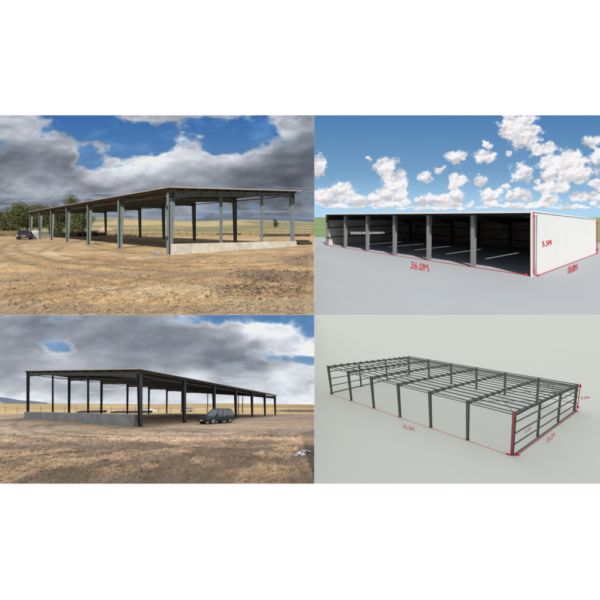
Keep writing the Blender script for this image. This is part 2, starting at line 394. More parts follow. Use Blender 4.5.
# ------------------------------------------------------------------ ground sheets
def stage_ground(S, left, py0, npy, nx, hfn, cfn, m, ymax=238, name='ground'):
    """sheet from the stage's front edge to its far end; rows get wider apart with distance"""
    pf = np.linspace(py0, S.hp + S.H*F/ymax, npy)
    y = S.H*F/(pf - S.hp)
    far = np.linspace(0, 1, npy)
    t = np.linspace(0, 1, nx)
    if left:
        a = np.where(t < .06, -1.7 + 0*t, -1.24 + (t-.06)/.94*(AM-.0003+1.24)); tt = np.clip(t/.06, 0, 1)
        A, Y = np.meshgrid(a, y); T, _ = np.meshgrid(tt, y)
        X = np.where(T < 1, (-np.maximum(1.75*Y, 90))*(1-T) + (-1.24*Y)*T, A*Y)
    else:
        a = np.where(t > .94, 1.7, (AM+.0003) + t/.94*(1.24-AM)); tt = np.clip((t-.94)/.06, 0, 1)
        A, Y = np.meshgrid(a, y); T, _ = np.meshgrid(tt, y)
        X = np.where(T > 0, (np.maximum(1.75*Y, 90))*T + (1.24*Y)*(1-T), A*Y)
    X, Y = X.ravel(), Y.ravel()
    Z = S.k*Y - S.H + hfn(X, Y)*sst(y[0], y[0]*1.15, Y)
    PX = 300 + F*X/Y
    o = mesh_obj(name, np.stack([X, Y, Z], 1), gridfaces(npy, nx), m, smooth=True, cols=cfn(X, Y))
    return tag(o, kind='structure')
def mixc(a, b, t): return a*(1-t[:, None]) + b*t[:, None]

# sheds' plans, needed for the ground
shTL = Shed(TL.g(167.4, 255.0), TL.g(29.6, 237.47), TL.g(293.6, 246.2), V3(0, 0, 1), (188.6, 212.0, 191.8))
shBL = Shed(BL.g(141.2, 426.9), BL.g(275.8, 415.1), BL.g(27.6, 418.3), V3(0, 0, 1), (370.2, 395.3, 371.6))
shTR = Shed(TR.g(532.4, 275.8), TR.g(326.2, 245.05), TR.g(594.2, 253.3), V3(0, 0, 1), (211.4, 213.9, 219.2))
shBR = Shed(BR.g(511.7, 455), BR.g(331.3, 393.8), BR.g(574.4, 410.2), V3(-.165, -.243, 1), (411.2, 365.3, 384.0, 356.0))
for nm, s in (('TL', shTL), ('TR', shTR), ('BL', shBL), ('BR', shBR)):
    print(nm, 'len', np.linalg.norm(s.U*6), 'wid', np.linalg.norm(s.V*3), 'h', [round(float(x), 2) for x in s.h], 'back far', px(s.P(6, 3)), px(s.P(6, 3, top=0)), 'ang', math.degrees(math.acos(np.dot(s.u, s.v))))

def churn(X, Y, sd):      # broken, ridged soil
    a = np.abs(fbm(X*2.1+3, Y*1.7, 5, 500+sd, .65)-.5)*2; b = fbm(X*6, Y*5, 4, 510+sd, .7)-.5
    return .5 - a + .6*b
def tracks(X, Y, sd):  # wheel tracks; their rut shade goes into the soil colour
    t = np.zeros_like(X); w1 = .5*(fbm(X*.4, Y*.4, 3, 520+sd)-.5)
    for a, b, c in ((9.5, -.30, .010), (11.1, -.30, .010), (14.5, .22, .03), (16.1, .22, .03), (12.3, .9, .0), (13.9, .9, .0), (18.5, -.08, .02), (20.0, -.08, .02)):
        yy = a + b*(X+3) + c*(X+3)**2 + w1
        t = np.maximum(t, np.exp(-((Y-yy)/(.17+.008*Y))**2))
    return t
def tl_clods(X, Y):      # darker turned-over soil on the right foreground
    P = 300 + F*X/Y; Q = TL.hp + TL.H*F/Y
    d = ((P-272)/46)**2 + ((Q-(276+(P-272)*.02))/7.5)**2
    e = ((P-262)/60)**2 + ((Q-290)/12)**2
    f = ((P-318)/40)**2 + ((Q-262)/8)**2
    n = fbm(X*.9, Y*.5, 4, 111)
    return np.clip(sst(1.3, .2, d + (n-.5)*1.6)*1.0 + .35*sst(1.3, .2, e + (n-.5)*2.) + .7*sst(1.2, .2, f+(n-.5)*1.6), 0, 1)
def hill_tl(X, Y):
    P = 300 + F*X/Y
    top = np.interp(P, [-60, 60, 110, 150, 200, 240, 275, 314, 340], [222, 219, 218, 219.5, 221.5, 219.8, 221, 222.5, 222.5])
    want = (TL.hp + TL.H*F/238 - top)/F*238
    return want*sst(95, 236, Y)**1.1
def h_tl(X, Y):
    k = tl_clods(X, Y)*sst(.4, 1, 20/np.maximum(Y, 1))
    near = sst(60, 12, Y)
    h = .12*(fbm(X*.25, Y*.25, 4, 101)-.5) + near*.10*(fbm(X*1.3, Y*1.3, 5, 103, .6)-.5)
    h = h + near*k*(.34*(fbm(X*2.3, Y*2.0, 5, 105, .7)-.35)) + near*.05*(fbm(X*5, Y*4, 4, 107, .65)-.5)
    # tyre tracks curving across
    for off in (0, 1.7):
        yy = 13.5 + off + .035*(X+3)**2
        h = h - .05*np.exp(-((Y-yy)/.22)**2)*near
        y2 = 9.3 + off*.7 - .25*(X+4)
        h = h - .05*np.exp(-((Y-y2)/.16)**2)*near
    h = h + near*.16*churn(X, Y, 1)*(.35+.65*sst(.4, .6, fbm(X*.3, Y*.3, 3, 109)))
    # level round the shed
    inside = sst(0, 2.5, Y - (shTL.C0[1]-3))*sst(75, 62, Y)
    return h*(1-.85*inside) + hill_tl(X, Y) + .02
def c_tl(X, Y):
    P = 300 + F*X/Y; Q = TL.hp + TL.H*F/Y
    n = fbm(X*.18, Y*.25, 5, 121); n2 = fbm(X*1.2, Y*.9, 5, 123, .6)
    c = mixc(np.array([[.50, .335, .165]]), np.array([[.39, .25, .12]]), sst(.35, .65, n))
    c = mixc(c, np.array([[.54, .41, .25]]), sst(.52, .72, fbm(X*.35, Y*.5, 5, 125))*.7)
    c = c*(.62 + .60*n2)[:, None]*(.86+.28*fbm(X*5, Y*3.5, 4, 129, .7))[:, None]
    c = c*(1 - .42*tracks(X, Y, 1)*(.4+.9*fbm(X*3, Y*3, 3, 530)))[:, None]
    ch = churn(X, Y, 1); c = c*(1 + .55*np.clip(ch, -.5, .4)*sst(40, 14, Y))[:, None]  # relief shading put into the colour: hollows darker, crests lighter
    k = tl_clods(X, Y); c = mixc(c, np.array([[.17, .115, .07]])*(.5+1.0*n2)[:, None], k*.8)
    pale = sst(1, .1, ((P-52)/17)**2 + ((Q-254)/2.4)**2 + (n2-.5)*2.5); c = mixc(c, np.array([[.62, .52, .38]]), pale*.8)
    # gravelly grey streaks of traffic
    tr_ = sst(.6, .72, fbm(X*.08+5, Y*.6, 4, 127)); c = mixc(c, np.array([[.30, .23, .155]]), tr_*.5)
    fl = sst(62, 70, Y); gold = np.array([[.40, .29, .13]])*(.75+.5*n2)[:, None]; c = mixc(c, gold, fl)
    s2 = fbm(X*.012+2, Y*.05, 4, 131)
    fieldc = mixc(np.array([[.20, .19, .085]]), np.array([[.42, .32, .16]]), sst(.45, .58, s2 + .12*sst(-50, 10, X)))
    c = mixc(c, fieldc, sst(105, 125, Y + 20*(n-.5)))
    return c
stage_ground(TL, True, YM, 420, 560, h_tl, c_tl, M['soil'])

def h_bl(X, Y):
    near = sst(70, 14, Y)
    h = .14*(fbm(X*.22, Y*.22, 4, 141)-.5) + near*.15*(fbm(X*1.3, Y*1.1, 5, 143, .62)-.5)
    h = h + near*.18*bl_dark(X, Y)*(fbm(X*2.6, Y*2.0, 4, 145)-.4)
    for off in (0, 1.6):
        yy = 17.5 + off + .3*X + .02*X*X; h = h - .06*np.exp(-((Y-yy)/.25)**2)*near
    h = h + near*.22*churn(X, Y, 5)*sst(427, 440, BL.hp + BL.H*F/Y)
    inside = sst(19, 23, Y)*sst(75, 64, Y)
    P = 300 + F*X/Y
    top = np.interp(P, [-60, 40, 160, 230, 314, 340], [403.8, 403.6, 404.4, 403.3, 404.6, 404.8])
    want = (BL.hp + BL.H*F/238 - top)/F*238
    return h*(1-.85*inside) + want*sst(85, 236, Y) + .02
def bl_dark(X, Y):
    P = 300 + F*X/Y; Q = BL.hp + BL.H*F/Y; n = fbm(X*.8, Y*.6, 4, 151)
    a = ((P-105)/55)**2 + ((Q-447)/6)**2; b = ((P-255)/40)**2 + ((Q-444.5)/2.6)**2; c = ((P-150)/30)**2 + ((Q-459)/5)**2; d = ((P-300)/14)**2+((Q-462)/7)**2
    return np.clip(sst(1.4, .2, a+(n-.5)*2) + sst(1.3, .2, b+(n-.5)*2) + .6*sst(1.3, .2, c+(n-.5)*2) + sst(1.2, .2, d), 0, 1)
def c_bl(X, Y):
    P = 300 + F*X/Y; Q = BL.hp + BL.H*F/Y
    n = fbm(X*.18, Y*.25, 5, 161); n2 = fbm(X*1.2, Y*.9, 5, 163, .6)
    c = mixc(np.array([[.37, .25, .15]]), np.array([[.26, .175, .105]]), sst(.35, .65, n))
    near = sst(436, 452, Q + 10*(n-.5))
    c = mixc(c, mixc(np.array([[.26, .17, .095]]), np.array([[.105, .07, .044]]), sst(.4, .6, fbm(X*.7, Y*.6, 4, 167))), near)  # darker straw soil in front, darkened further to offset the sunlit strip
    c = c*(.7+.6*n2)[:, None]
    ch = churn(X, Y, 5); c = c*(1 + .9*np.clip(ch, -.6, .45)*sst(44, 16, Y))[:, None]  # ridge and hollow shading carried by the colour here as well
    c = c*(1 - .45*tracks(X+2, Y*.95, 3)*(.4+.9*fbm(X*3, Y*3, 3, 531)))[:, None]
    c = mixc(c, np.array([[.13, .09, .06]])*(.6+.8*n2)[:, None], bl_dark(X, Y)*.75)
    tr_ = sst(.56, .7, fbm((X-.3*Y)*.5, Y*.12, 4, 169)); c = mixc(c, np.array([[.44, .32, .21]]), tr_*.5*(1-near))
    c = mixc(c, np.array([[.50, .33, .13]])*(.75+.5*n2)[:, None], sst(66, 76, Y))
    s2 = fbm(X*.012+8, Y*.05, 4, 171)
    c = mixc(c, mixc(np.array([[.40, .26, .105]]), np.array([[.58, .39, .16]]), sst(.42, .58, s2)), sst(105, 130, Y))
    c = mixc(c, np.array([[.10, .07, .045]]), sst(1, .3, ((P-300)/30)**2 + ((Q-411.6)/.8)**2 + (n-.5)))
    return c
stage_ground(BL, True, YB, 380, 560, h_bl, c_bl, M['soil2'])
flat = lambda X, Y: 0*X
one = lambda X, Y: np.ones((len(X), 3))
stage_ground(TR, False, YM, 40, 60, flat, one, M['slabgrey'])
stage_ground(BR, False, 1100, 60, 60, flat, one, M['cadgrey'], ymax=428)
# green meadow round the grey floor of the upper right stage
def meadow():
    py = np.linspace(1, 0, 60); nx = 240
    a = np.linspace(AM+.0004, 1.7, nx)
    v = []
    for i, q_ in enumerate(py):
        y0 = TR.H*F/(np.interp(a, [AM, .3, 1.15, 1.7], [237.2, 238, 243, 244])-TR.hp)
        y = y0*(1-(1-q_)**1.6) + 239*((1-q_)**1.6) if False else y0 + (239-y0)*(1-q_)**1.6
        X = a*y
        top = 217.6 + 1.2*(fbm(a*14, 0*a, 4, 181)-.5)
        want = (TR.hp + TR.H*F/239 - top)/F*239
        v.append(np.stack([X, y, TR.k*y - TR.H + .01 + want*sst(70, 236, y) + .15*fbm(X*.2, y*.2, 3, 183)*sst(60, 80, y)], 1))
    tag(mesh_obj('field', np.concatenate(v), gridfaces(60, nx), M['greenf'], smooth=True), kind='structure')
meadow()
# far ridges
def ridge(name, S, pts, m, y0=222, y1=239.3, sd=0):
    xs = np.linspace(pts[0][0], pts[-1][0], 160); base = S.z(y1)-6
    top = np.interp(xs, [p[0] for p in pts], [p[1] for p in pts]) + 1.2*(fbm(xs/9, xs*0, 5, 191+sd, .6)-.5)
    rows = []
    for j, (yy, k) in enumerate(((y0, 0), (y0+5, .55), (y0+10, .85), (y1-2, 1.0), (y1, .9))):
        zt_ = (300-top)/F*(y1-2)
        zb = S.z(yy) - 1
        z = zb + np.maximum(zt_-zb, 0)*np.clip(k + .1*(fbm(xs/6, xs*0+j*3, 4, 195+sd)-.5)*(0 < k < 1), 0, 1)
        rows.append(np.stack([(xs-300)/F*(y1-2)*(yy/(y1-2)), np.full_like(xs, yy), z], 1))
    tag(mesh_obj(name, np.concatenate(rows), gridfaces(5, len(xs)), m, smooth=True), kind='structure')
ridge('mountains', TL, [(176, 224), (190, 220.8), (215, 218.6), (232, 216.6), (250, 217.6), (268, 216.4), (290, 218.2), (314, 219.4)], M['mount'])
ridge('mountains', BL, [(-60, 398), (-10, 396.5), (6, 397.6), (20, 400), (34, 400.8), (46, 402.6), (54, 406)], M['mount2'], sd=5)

# ------------------------------------------------------------------ sheds
def frame_shed(S, name, label, steel, roofed=True, scale=1., purl=12, colw=.16, cold=(.17, .30), post=.10, girts=(), brace=False, backgirts=0, purl_m=None, raf=(.34, .22), ends=(0, 6)):
    root = empty(name, tuple(S.C0), label, 'shed')
    k = scale; u, v, up = S.u, S.v, S.up; n = unit(np.cross(u, v)); n = n if n[2] > 0 else -n
    rise = .18*k
    for i in range(7):
        for vv in (0, 3):
            A = S.P(i, vv); B = S.P(i, vv, top=-.30*k)
            sgn = 1 if vv == 0 else -1
            off = v*sgn*k
            mb = MB(); mb.ibeam(A + off*cold[0], B + off*cold[1], u*colw*k, off*cold[0], off*cold[1], tf=.016*k, tw=.012*k)
            c = mb.build('column', steel, root)
            pb = MB(); pb.bar(A + off*cold[0] + up*.005, A + off*cold[0] + up*.035*k, u*(colw+.05)*k, v*(cold[0]+.06)*k)
            pb.build('base_plate', steel, c)
        # rafter with haunches
        mb = MB()
        for (va, vb, da, db) in ((0.02, .55, raf[0], raf[1]), (.55, 2.45, raf[1], raf[1]), (2.45, 2.98, raf[1], raf[0])):
            A = S.P(i, va, top=-rise-da*k); B = S.P(i, vb, top=-rise-db*k)
            mb.ibeam(A, B, u*colw*.9*k, up*da*k, up*db*k, tf=.016*k, tw=.012*k)
        mb.build('rafter', steel, root)
        for vv in (0, 3):
            sgn = 1 if vv == 0 else -1
            mb = MB(); mb.bar(S.P(i, vv, top=-rise-.42*k) + v*sgn*.12*k, S.P(i, vv, top=-rise+.06*k) + v*sgn*.12*k, u*(colw+.03)*k, v*.018*k); mb.build('end_plate', steel, root)
    for e in ends:
        for vv in (1, 2):
            mb = MB(); mb.ibeam(S.P(e, vv), S.P(e, vv, top=-rise-.4*k), u*post*k, v*post*k, tf=.012*k, tw=.01*k); mb.build('post', steel, root)
    pm = purl_m or steel
    for j in range(purl):
        vv = 3*j/(purl-1)
        mb = MB(); a = S.P(-.04, vv, top=-.09*k); b = S.P(6.04, vv, top=-.09*k)
        mb.bar(a, b, v*.035*k, up*.085*k); mb.build('purlin', pm, root)
    for vv, sg in ((0, -1), (3, 1)):
        mb = MB(); a = S.P(-.03, vv, top=-.55*k); b = S.P(6.03, vv, top=-.55*k); mb.bar(a - v*sg*.25*k, b - v*sg*.25*k, v*.05*k, up*.06*k); mb.build('eave_beam', pm, root)
    if roofed:
        mb = MB(); a, b, c, d = S.P(-.09, -.05, top=.01), S.P(6.07, -.05, top=.01), S.P(6.07, 3.05, top=.01), S.P(-.09, 3.05, top=.01)
        mb.hexa([a, b, c, d, a+up*.05, b+up*.05, c+up*.05, d+up*.05]); r = mb.build('roof', M['roof'], root)
        mb = MB(); mb.bar(a+up*.03-v*.03, b+up*.03-v*.03, v*.02, up*.035); mb.build('gutter', M['roofedge'], r)
        mb = MB(); mb.bar(a+up*.03-u*.04, d+up*.03-u*.04, u*.02, up*.05); mb.build('verge_trim', M['roofedge'], r)
    for e in girts:
        for (fr) in (.02, .27, .52, .77):
            mb = MB(); o = -u*.2*k if e == 0 else u*.2*k
            A = S.C0 + S.U*e + up*fr*S.H(e, 0); B = S.C0 + S.U*e + S.V*3 + up*fr*S.H(e, 3)
            mb.bar(A+o, B+o, up*.085*k, u*.04*k); mb.build('girt', steel, root)
    if backgirts:
        for j in range(backgirts):
            mb = MB(); A = S.P(0, 3, top=-.2*k-j*.17*k); B = S.P(6, 3, top=-.2*k-j*.17*k)
            mb.bar(A + v*.2*k, B + v*.2*k, up*.028*k, v*.03*k); mb.build('back_girt', pm, root)
        for fr in (.25, .5):
            mb = MB(); mb.bar(S.C0+S.V*3+up*fr*S.H(0, 3)+v*.2*k, S.C0+S.V*3+S.U*.98+up*fr*S.H(1, 3)+v*.2*k, up*.05*k, v*.03*k); mb.build('back_girt', steel, root)
    if brace:
        for (a, b) in ((0, 1), (5, 6)):
            for j in range(3):
                for (p, q_) in (((a, j), (b, j+1)), ((a, j+1), (b, j))):
                    mb = MB(); mb.tube(S.P(*p, top=-.2*k), S.P(*q_, top=-.2*k), .035*k, n=6); mb.build('brace', steel, root)
        for (p, w0, q_, w1) in (((0, 3), .2, (1, 3), .9), ((0, 3), .9, (1, 3), .2)):
            mb = MB(); mb.tube(S.C0+S.U*p[0]+S.V*3+up*w0*S.H(*p), S.C0+S.U*q_[0]+S.V*3+up*w1*S.H(*q_), .035*k, n=6); mb.build('brace', steel, root)
    return root

rTL = frame_shed(shTL, 'steel_shed', 'long roofed steel shed frame with sunlit grey green columns, black car at its far end', M['steel'], purl=14, purl_m=M['rust'], colw=.17, cold=(.16, .28))
# fixing plates on the near corner column and bolts along the end rafter
for hh in (1.35, 3.9):
    p = shTL.P(0, 0, hh); mb = MB(); mb.bar(p - shTL.u*.02 + shTL.v*.05 - shTL.v*.12, p - shTL.u*.02 + shTL.v*.05 - shTL.v*.12 + V3(0, 0, .22), shTL.u*.09, shTL.v*.05)
    mb.build('cleat', M['steel_dark'], rTL)
for vv in np.linspace(.25, 2.8, 9):
    p = shTL.P(0, vv, top=-.42); mb = MB(); mb.bar(p - shTL.u*.19, p - shTL.u*.19 + V3(0, 0, .13), shTL.u*.02, shTL.v*.05); mb.build('cleat', M['steel_dark'], rTL)
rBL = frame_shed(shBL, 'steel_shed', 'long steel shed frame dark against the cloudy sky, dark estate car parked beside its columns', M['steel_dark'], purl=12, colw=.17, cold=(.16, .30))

def lowwall(A, B, h0, h1, n, m, label, base=-.3, hb=None):
    """cast concrete wall in panels"""
    root = empty('concrete_wall', tuple(A), label, 'wall')
    d = unit(B-A); t = np.cross(d, (0, 0, 1)); t = unit(t)*.11
    for i in range(n):
        p = A + (B-A)*(i/n) ; q_ = A + (B-A)*((i+1)/n) - d*.02
        ha = h0 + (h1-h0)*i/n; hb_ = h0 + (h1-h0)*(i+1)/n
        mb = MB(); z = V3(0, 0, 1)
        mb.hexa([p-t+z*base, q_-t+z*base, q_+t+z*base, p+t+z*base, p-t+z*ha, q_-t+z*hb_, q_+t+z*hb_, p+t+z*ha])
        mb.build('wall_panel', m, root)
    return root
S = shTL; o = -S.u*.3
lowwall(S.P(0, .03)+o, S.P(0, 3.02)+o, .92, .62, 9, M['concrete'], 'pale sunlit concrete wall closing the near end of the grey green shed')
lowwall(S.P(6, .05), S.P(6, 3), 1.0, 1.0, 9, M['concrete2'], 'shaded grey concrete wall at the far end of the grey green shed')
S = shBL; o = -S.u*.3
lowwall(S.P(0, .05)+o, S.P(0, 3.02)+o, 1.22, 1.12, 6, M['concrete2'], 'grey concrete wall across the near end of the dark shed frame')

# ---- upper right: clad shed with open front
def clad_shed():
    S = shTR; u, v, up = S.u, S.v, S.up
    root = empty('clad_shed', tuple(S.C0), 'white sheet clad shed open along its front, seven grey columns, dark inside', 'shed')
    for i in range(7):
        A = S.P(i, 0) + v*.22; B = S.P(i, 0, top=-.3) + v*.30
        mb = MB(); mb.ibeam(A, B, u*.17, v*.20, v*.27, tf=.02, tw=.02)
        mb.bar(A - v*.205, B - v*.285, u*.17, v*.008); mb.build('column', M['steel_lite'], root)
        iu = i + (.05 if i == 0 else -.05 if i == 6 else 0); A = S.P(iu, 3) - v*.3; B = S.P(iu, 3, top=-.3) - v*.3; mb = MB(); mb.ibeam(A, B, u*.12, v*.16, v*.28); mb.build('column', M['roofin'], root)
        mb = MB()
        for (va, vb, da, db) in ((0.05, .6, .36, .2), (.6, 2.3, .2, .2), (2.3, 2.95, .2, .42)):
            mb.ibeam(S.P(iu, va, top=-.3-da), S.P(iu, vb, top=-.3-db), u*.12, up*da, up*db)
        mb.build('rafter', M['roofin'], root)
    # roof in bays with one rooflight each
    pts = lambda a, b, c, d, t0, t1: [S.P(a, c, top=t0), S.P(b, c, top=t0), S.P(b, d, top=t0), S.P(a, d, top=t0), S.P(a, c, top=t1), S.P(b, c, top=t1), S.P(b, d, top=t1), S.P(a, d, top=t1)]
    mb = MB(); g = .0
    L0, L1 = .55, 1.75
    for i in range(6):
        m0, m1 = i+.46, i+.54
        a = i if i else -.02; b = i+1 if i < 5 else 6.02
        mb.hexa(pts(a, m0, -.05, 3.03, -.10, -.06)); mb.hexa(pts(m1, b, -.05, 3.03, -.10, -.06))
        mb.hexa(pts(m0, m1, -.05, L0, -.10, -.06)); mb.hexa(pts(m0, m1, L1, 3.03, -.10, -.06))
        lt = MB(); lt.hexa(pts(m0, m1, L0, L1, -.055, -.045)); lt.build('rooflight', M['skylight'], root)
    mb.build('roof', M['roofin'], root)
    mb = MB()
    mb.hexa(pts(-.02, 6.02, -.075, -.05, -.15, .03)); mb.build('fascia', M['sheetedge'], root)
    for j in range(8):
        vv = .15 + 2.7*j/7; mb = MB(); mb.bar(S.P(.01, vv, top=-.2), S.P(5.99, vv, top=-.2), v*.03, up*.08); mb.build('purlin', M['roofin'], root)
    # walls: ribbed sheets
    def ribbed(A, B, hA, hB, nrm, m, name, pitch=.30, d=.025, base=.0):
        L = np.linalg.norm(B-A); n = max(2, int(L/pitch)); vs = []; prof = [(0, 0), (.62, 0), (.72, 1), (.9, 1)]
        ss = [((i+a)/n, b) for i in range(n) for a, b in prof] + [(1, 0)]
        for t_, b in ss:
            p = A + (B-A)*t_ + nrm*d*b; h = hA + (hB-hA)*t_
            vs += [p + up*base, p + up*h]
        for t_, b in ss:
            p = A + (B-A)*t_ + nrm*(d*b-.03); h = hA + (hB-hA)*t_
            vs += [p + up*base, p + up*h]
        k = len(ss); f = []
        for i in range(k-1):
            f.append((2*i, 2*i+2, 2*i+3, 2*i+1)); o = 2*k; f.append((o+2*i, o+2*i+1, o+2*i+3, o+2*i+2))
            f.append((2*i+1, 2*i+3, o+2*i+3, o+2*i+1))
        f.append((0, 1, 2*k+1, 2*k)); f.append((2*k-2, 4*k-2, 4*k-1, 2*k-1))
        return mesh_obj(name, vs, f, m, root, root_loc(root))
    ribbed(S.P(-.02, -.05), S.P(-.02, 3.04), S.H(0, 0)-.0, S.H(0, 3)-.0, -u, M['sheetwhite'], 'end_wall')
    mb = MB(); a, b = S.P(-.02, -.05, top=.0), S.P(-.02, 3.05, top=.0); mb.bar(a - u*.02, b - u*.02, u*.06, up*.05); mb.build('verge_trim', M['sheetedge'], root)
    mb = MB(); a = S.P(-.02, -.065); b = S.P(-.02, -.065, top=.0); mb.bar(a, b, u*.06, v*.04); mb.build('corner_trim', M['sheetedge'], root)
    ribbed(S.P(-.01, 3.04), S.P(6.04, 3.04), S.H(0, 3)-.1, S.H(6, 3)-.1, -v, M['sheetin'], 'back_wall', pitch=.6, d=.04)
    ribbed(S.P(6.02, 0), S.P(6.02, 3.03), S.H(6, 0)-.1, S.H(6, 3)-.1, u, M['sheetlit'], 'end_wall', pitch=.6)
    for fr in (.25, .55, .8):
        mb = MB(); mb.bar(S.C0+S.U*5.97+up*fr*5.5, S.C0+S.U*5.97+S.V*3+up*fr*5.6, up*.07, u*.05); mb.build('girt', M['roofin'], root)
    for fr in (.2, .5, .78):
        mb = MB(); mb.bar(S.C0+S.V*2.99+up*fr*5.5, S.C0+S.V*2.99+S.U*6+up*fr*5.6, up*.07, v*.04); mb.build('girt', M['roofin'], root)
clad_shed()
# ---- lower right: bare frame
frame_shed(shBR, 'portal_frame', 'bare charcoal steel portal frame of a shed without any sheeting on pale grey', M['steel_frame'], roofed=False, scale=1.35, purl=15, purl_m=M['purl'],
           colw=.13, cold=(.13, .22), post=.11, girts=(0, 6), brace=True, backgirts=11, raf=(.26, .16))

# ------------------------------------------------------------------ dimension markers
def text_mesh(s):
    cu = bpy.data.curves.new('lettering', 'FONT'); cu.body = s; cu.size = 1; cu.extrude = .02; cu.align_x = 'CENTER'
    ob = bpy.data.objects.new('lettering', cu); C.objects.link(ob)
    bpy.context.view_layer.update()
    me = bpy.data.meshes.new_from_object(ob.evaluated_get(bpy.context.evaluated_depsgraph_get()))
    v = np.array([x.co[:] for x in me.vertices]); f = [tuple(p.vertices) for p in me.polygons]
    bpy.data.objects.remove(ob); bpy.data.curves.remove(cu); bpy.data.meshes.remove(me)
    return v, f
def marker(A, B, label, txt=None, tp=None, tdir=None, tup=None, size=1, r=.03, hl=.6, m='red', wid=1.0, group=None):
    root = empty('dimension_marker', tuple(A), label, 'marker', group)
    d = unit(B-A); mb = MB(); mb.tube(A + d*hl*.8, B - d*hl*.8, r, n=8); mb.build('line', M[m], root)
    for P, q_ in ((A, d), (B, -d)):
        mb = MB(); mb.tube(P, P + q_*hl, .001, hl*.30, n=10); mb.build('arrowhead', M[m], root)
    if txt:
        v, f = text_mesh(txt); n = unit(np.cross(tdir, tup)); size_n = size*.5*wid if False else .5
        w_ = tp + v[:, :1]*tdir*size*wid + v[:, 1:2]*tup*size + v[:, 2:]*n*size_n
        mesh_obj('lettering', w_, f, M[m], root, root_loc(root))
def floor_up(S, pxv, pyv, h):     # vector along the floor, away from the viewer, h tall in the view at that spot
    a, b = S.g(pxv, pyv), S.g(pxv, pyv - h); return b - a
def face_up(p, pxv, pyv):     # point on the vertical plane through ... at the same depth as p
    return V3((pxv-300)/F*p[1], p[1], (300-pyv)/F*p[1])
S = shTR; off = -S.v*.32 + V3(0, 0, .05)
A = S.P(-.02, 0)+off; B = S.P(6, 0)+off
p = TR.g(419.5, 270.2) + V3(0, 0, .05)
marker(A, B, 'long red double arrow on the floor along the open front, marked 36.0M', '36.0M', p, -S.u*.80, floor_up(TR, 419.5, 270.2, 9.5), 1, r=.03, hl=.45)
o2 = -S.u*.30 + V3(0, 0, .05) - S.v*.1
p = TR.g(572.8, 272.2) + V3(0, 0, .05)
marker(S.P(0, 0)+o2, S.P(0, 3)+o2, 'red double arrow on the floor beside the white end wall, marked 18.0M', '18.0M', p, S.v*1.5, floor_up(TR, 572.8, 272.2, 9.0), 1, r=.03, hl=.4)
o3 = -S.u*.16 - S.v*.42
A = S.P(0, 0, .1)+o3; B = S.P(0, 0, top=0)+o3
q_ = S.P(0, .42, 2.35) - S.u*.14
marker(A, B, 'upright red double arrow against the near corner of white wall, marked 5.5M', '5.5M', q_, S.v, V3(0, 0, 1), .72, r=.04, hl=.4, wid=1.9)
A = S.P(0, 3.05, .1)-S.u*.2; B = S.P(0, 3.05, top=-.1)-S.u*.2
marker(A, B, 'upright red double arrow without lettering at the far corner of white wall', r=.04, hl=.5)
S = shBR; k = 1.35
off = -S.v*.3
pt = BR.g(408.5, 430)
marker(S.P(-.05, 0)+off, S.P(6.05, 0)+off, 'long red double arrow along the bare frame column feet, marked 36.0M', '36.0M', pt, -S.u*1.0, floor_up(BR, 408.5, 430, 6.3), 1, r=.06, hl=.9)
o2 = -S.u*.5
pt = BR.g(550.6, 440.5)
marker(S.P(0, 0)+o2, S.P(0, 3)+o2, 'red double arrow beside the girts of the bare frame end, marked 18.0M', '18.0M', pt, S.v*1.95, floor_up(BR, 550.6, 439, 8.0), 1, r=.06, hl=.9)
marker(S.P(0, 0, .1)-S.u*.12-S.v*.36, S.P(0, 0, top=.1)-S.u*.12-S.v*.36, 'upright dark red double arrow on the near corner column of bare frame, marked 5.5M', '5.5M', S.P(0, .42, 3.4)+o2, unit(S.v), S.up, .8, r=.12, hl=.7, m='red2', wid=1.7)
pt = S.P(0, 3.0, 2.9) + V3(1.9, 0, 0)
marker(S.P(0, 3.08)-S.u*.28, S.P(0, 3.08, top=.1)-S.u*.28, 'upright red double arrow at the far corner of bare frame, marked 6.0M', '6.0M', pt+V3(.3, 0, 0), V3(1, 0, 0), S.up, 1.05, r=.07, hl=.9)

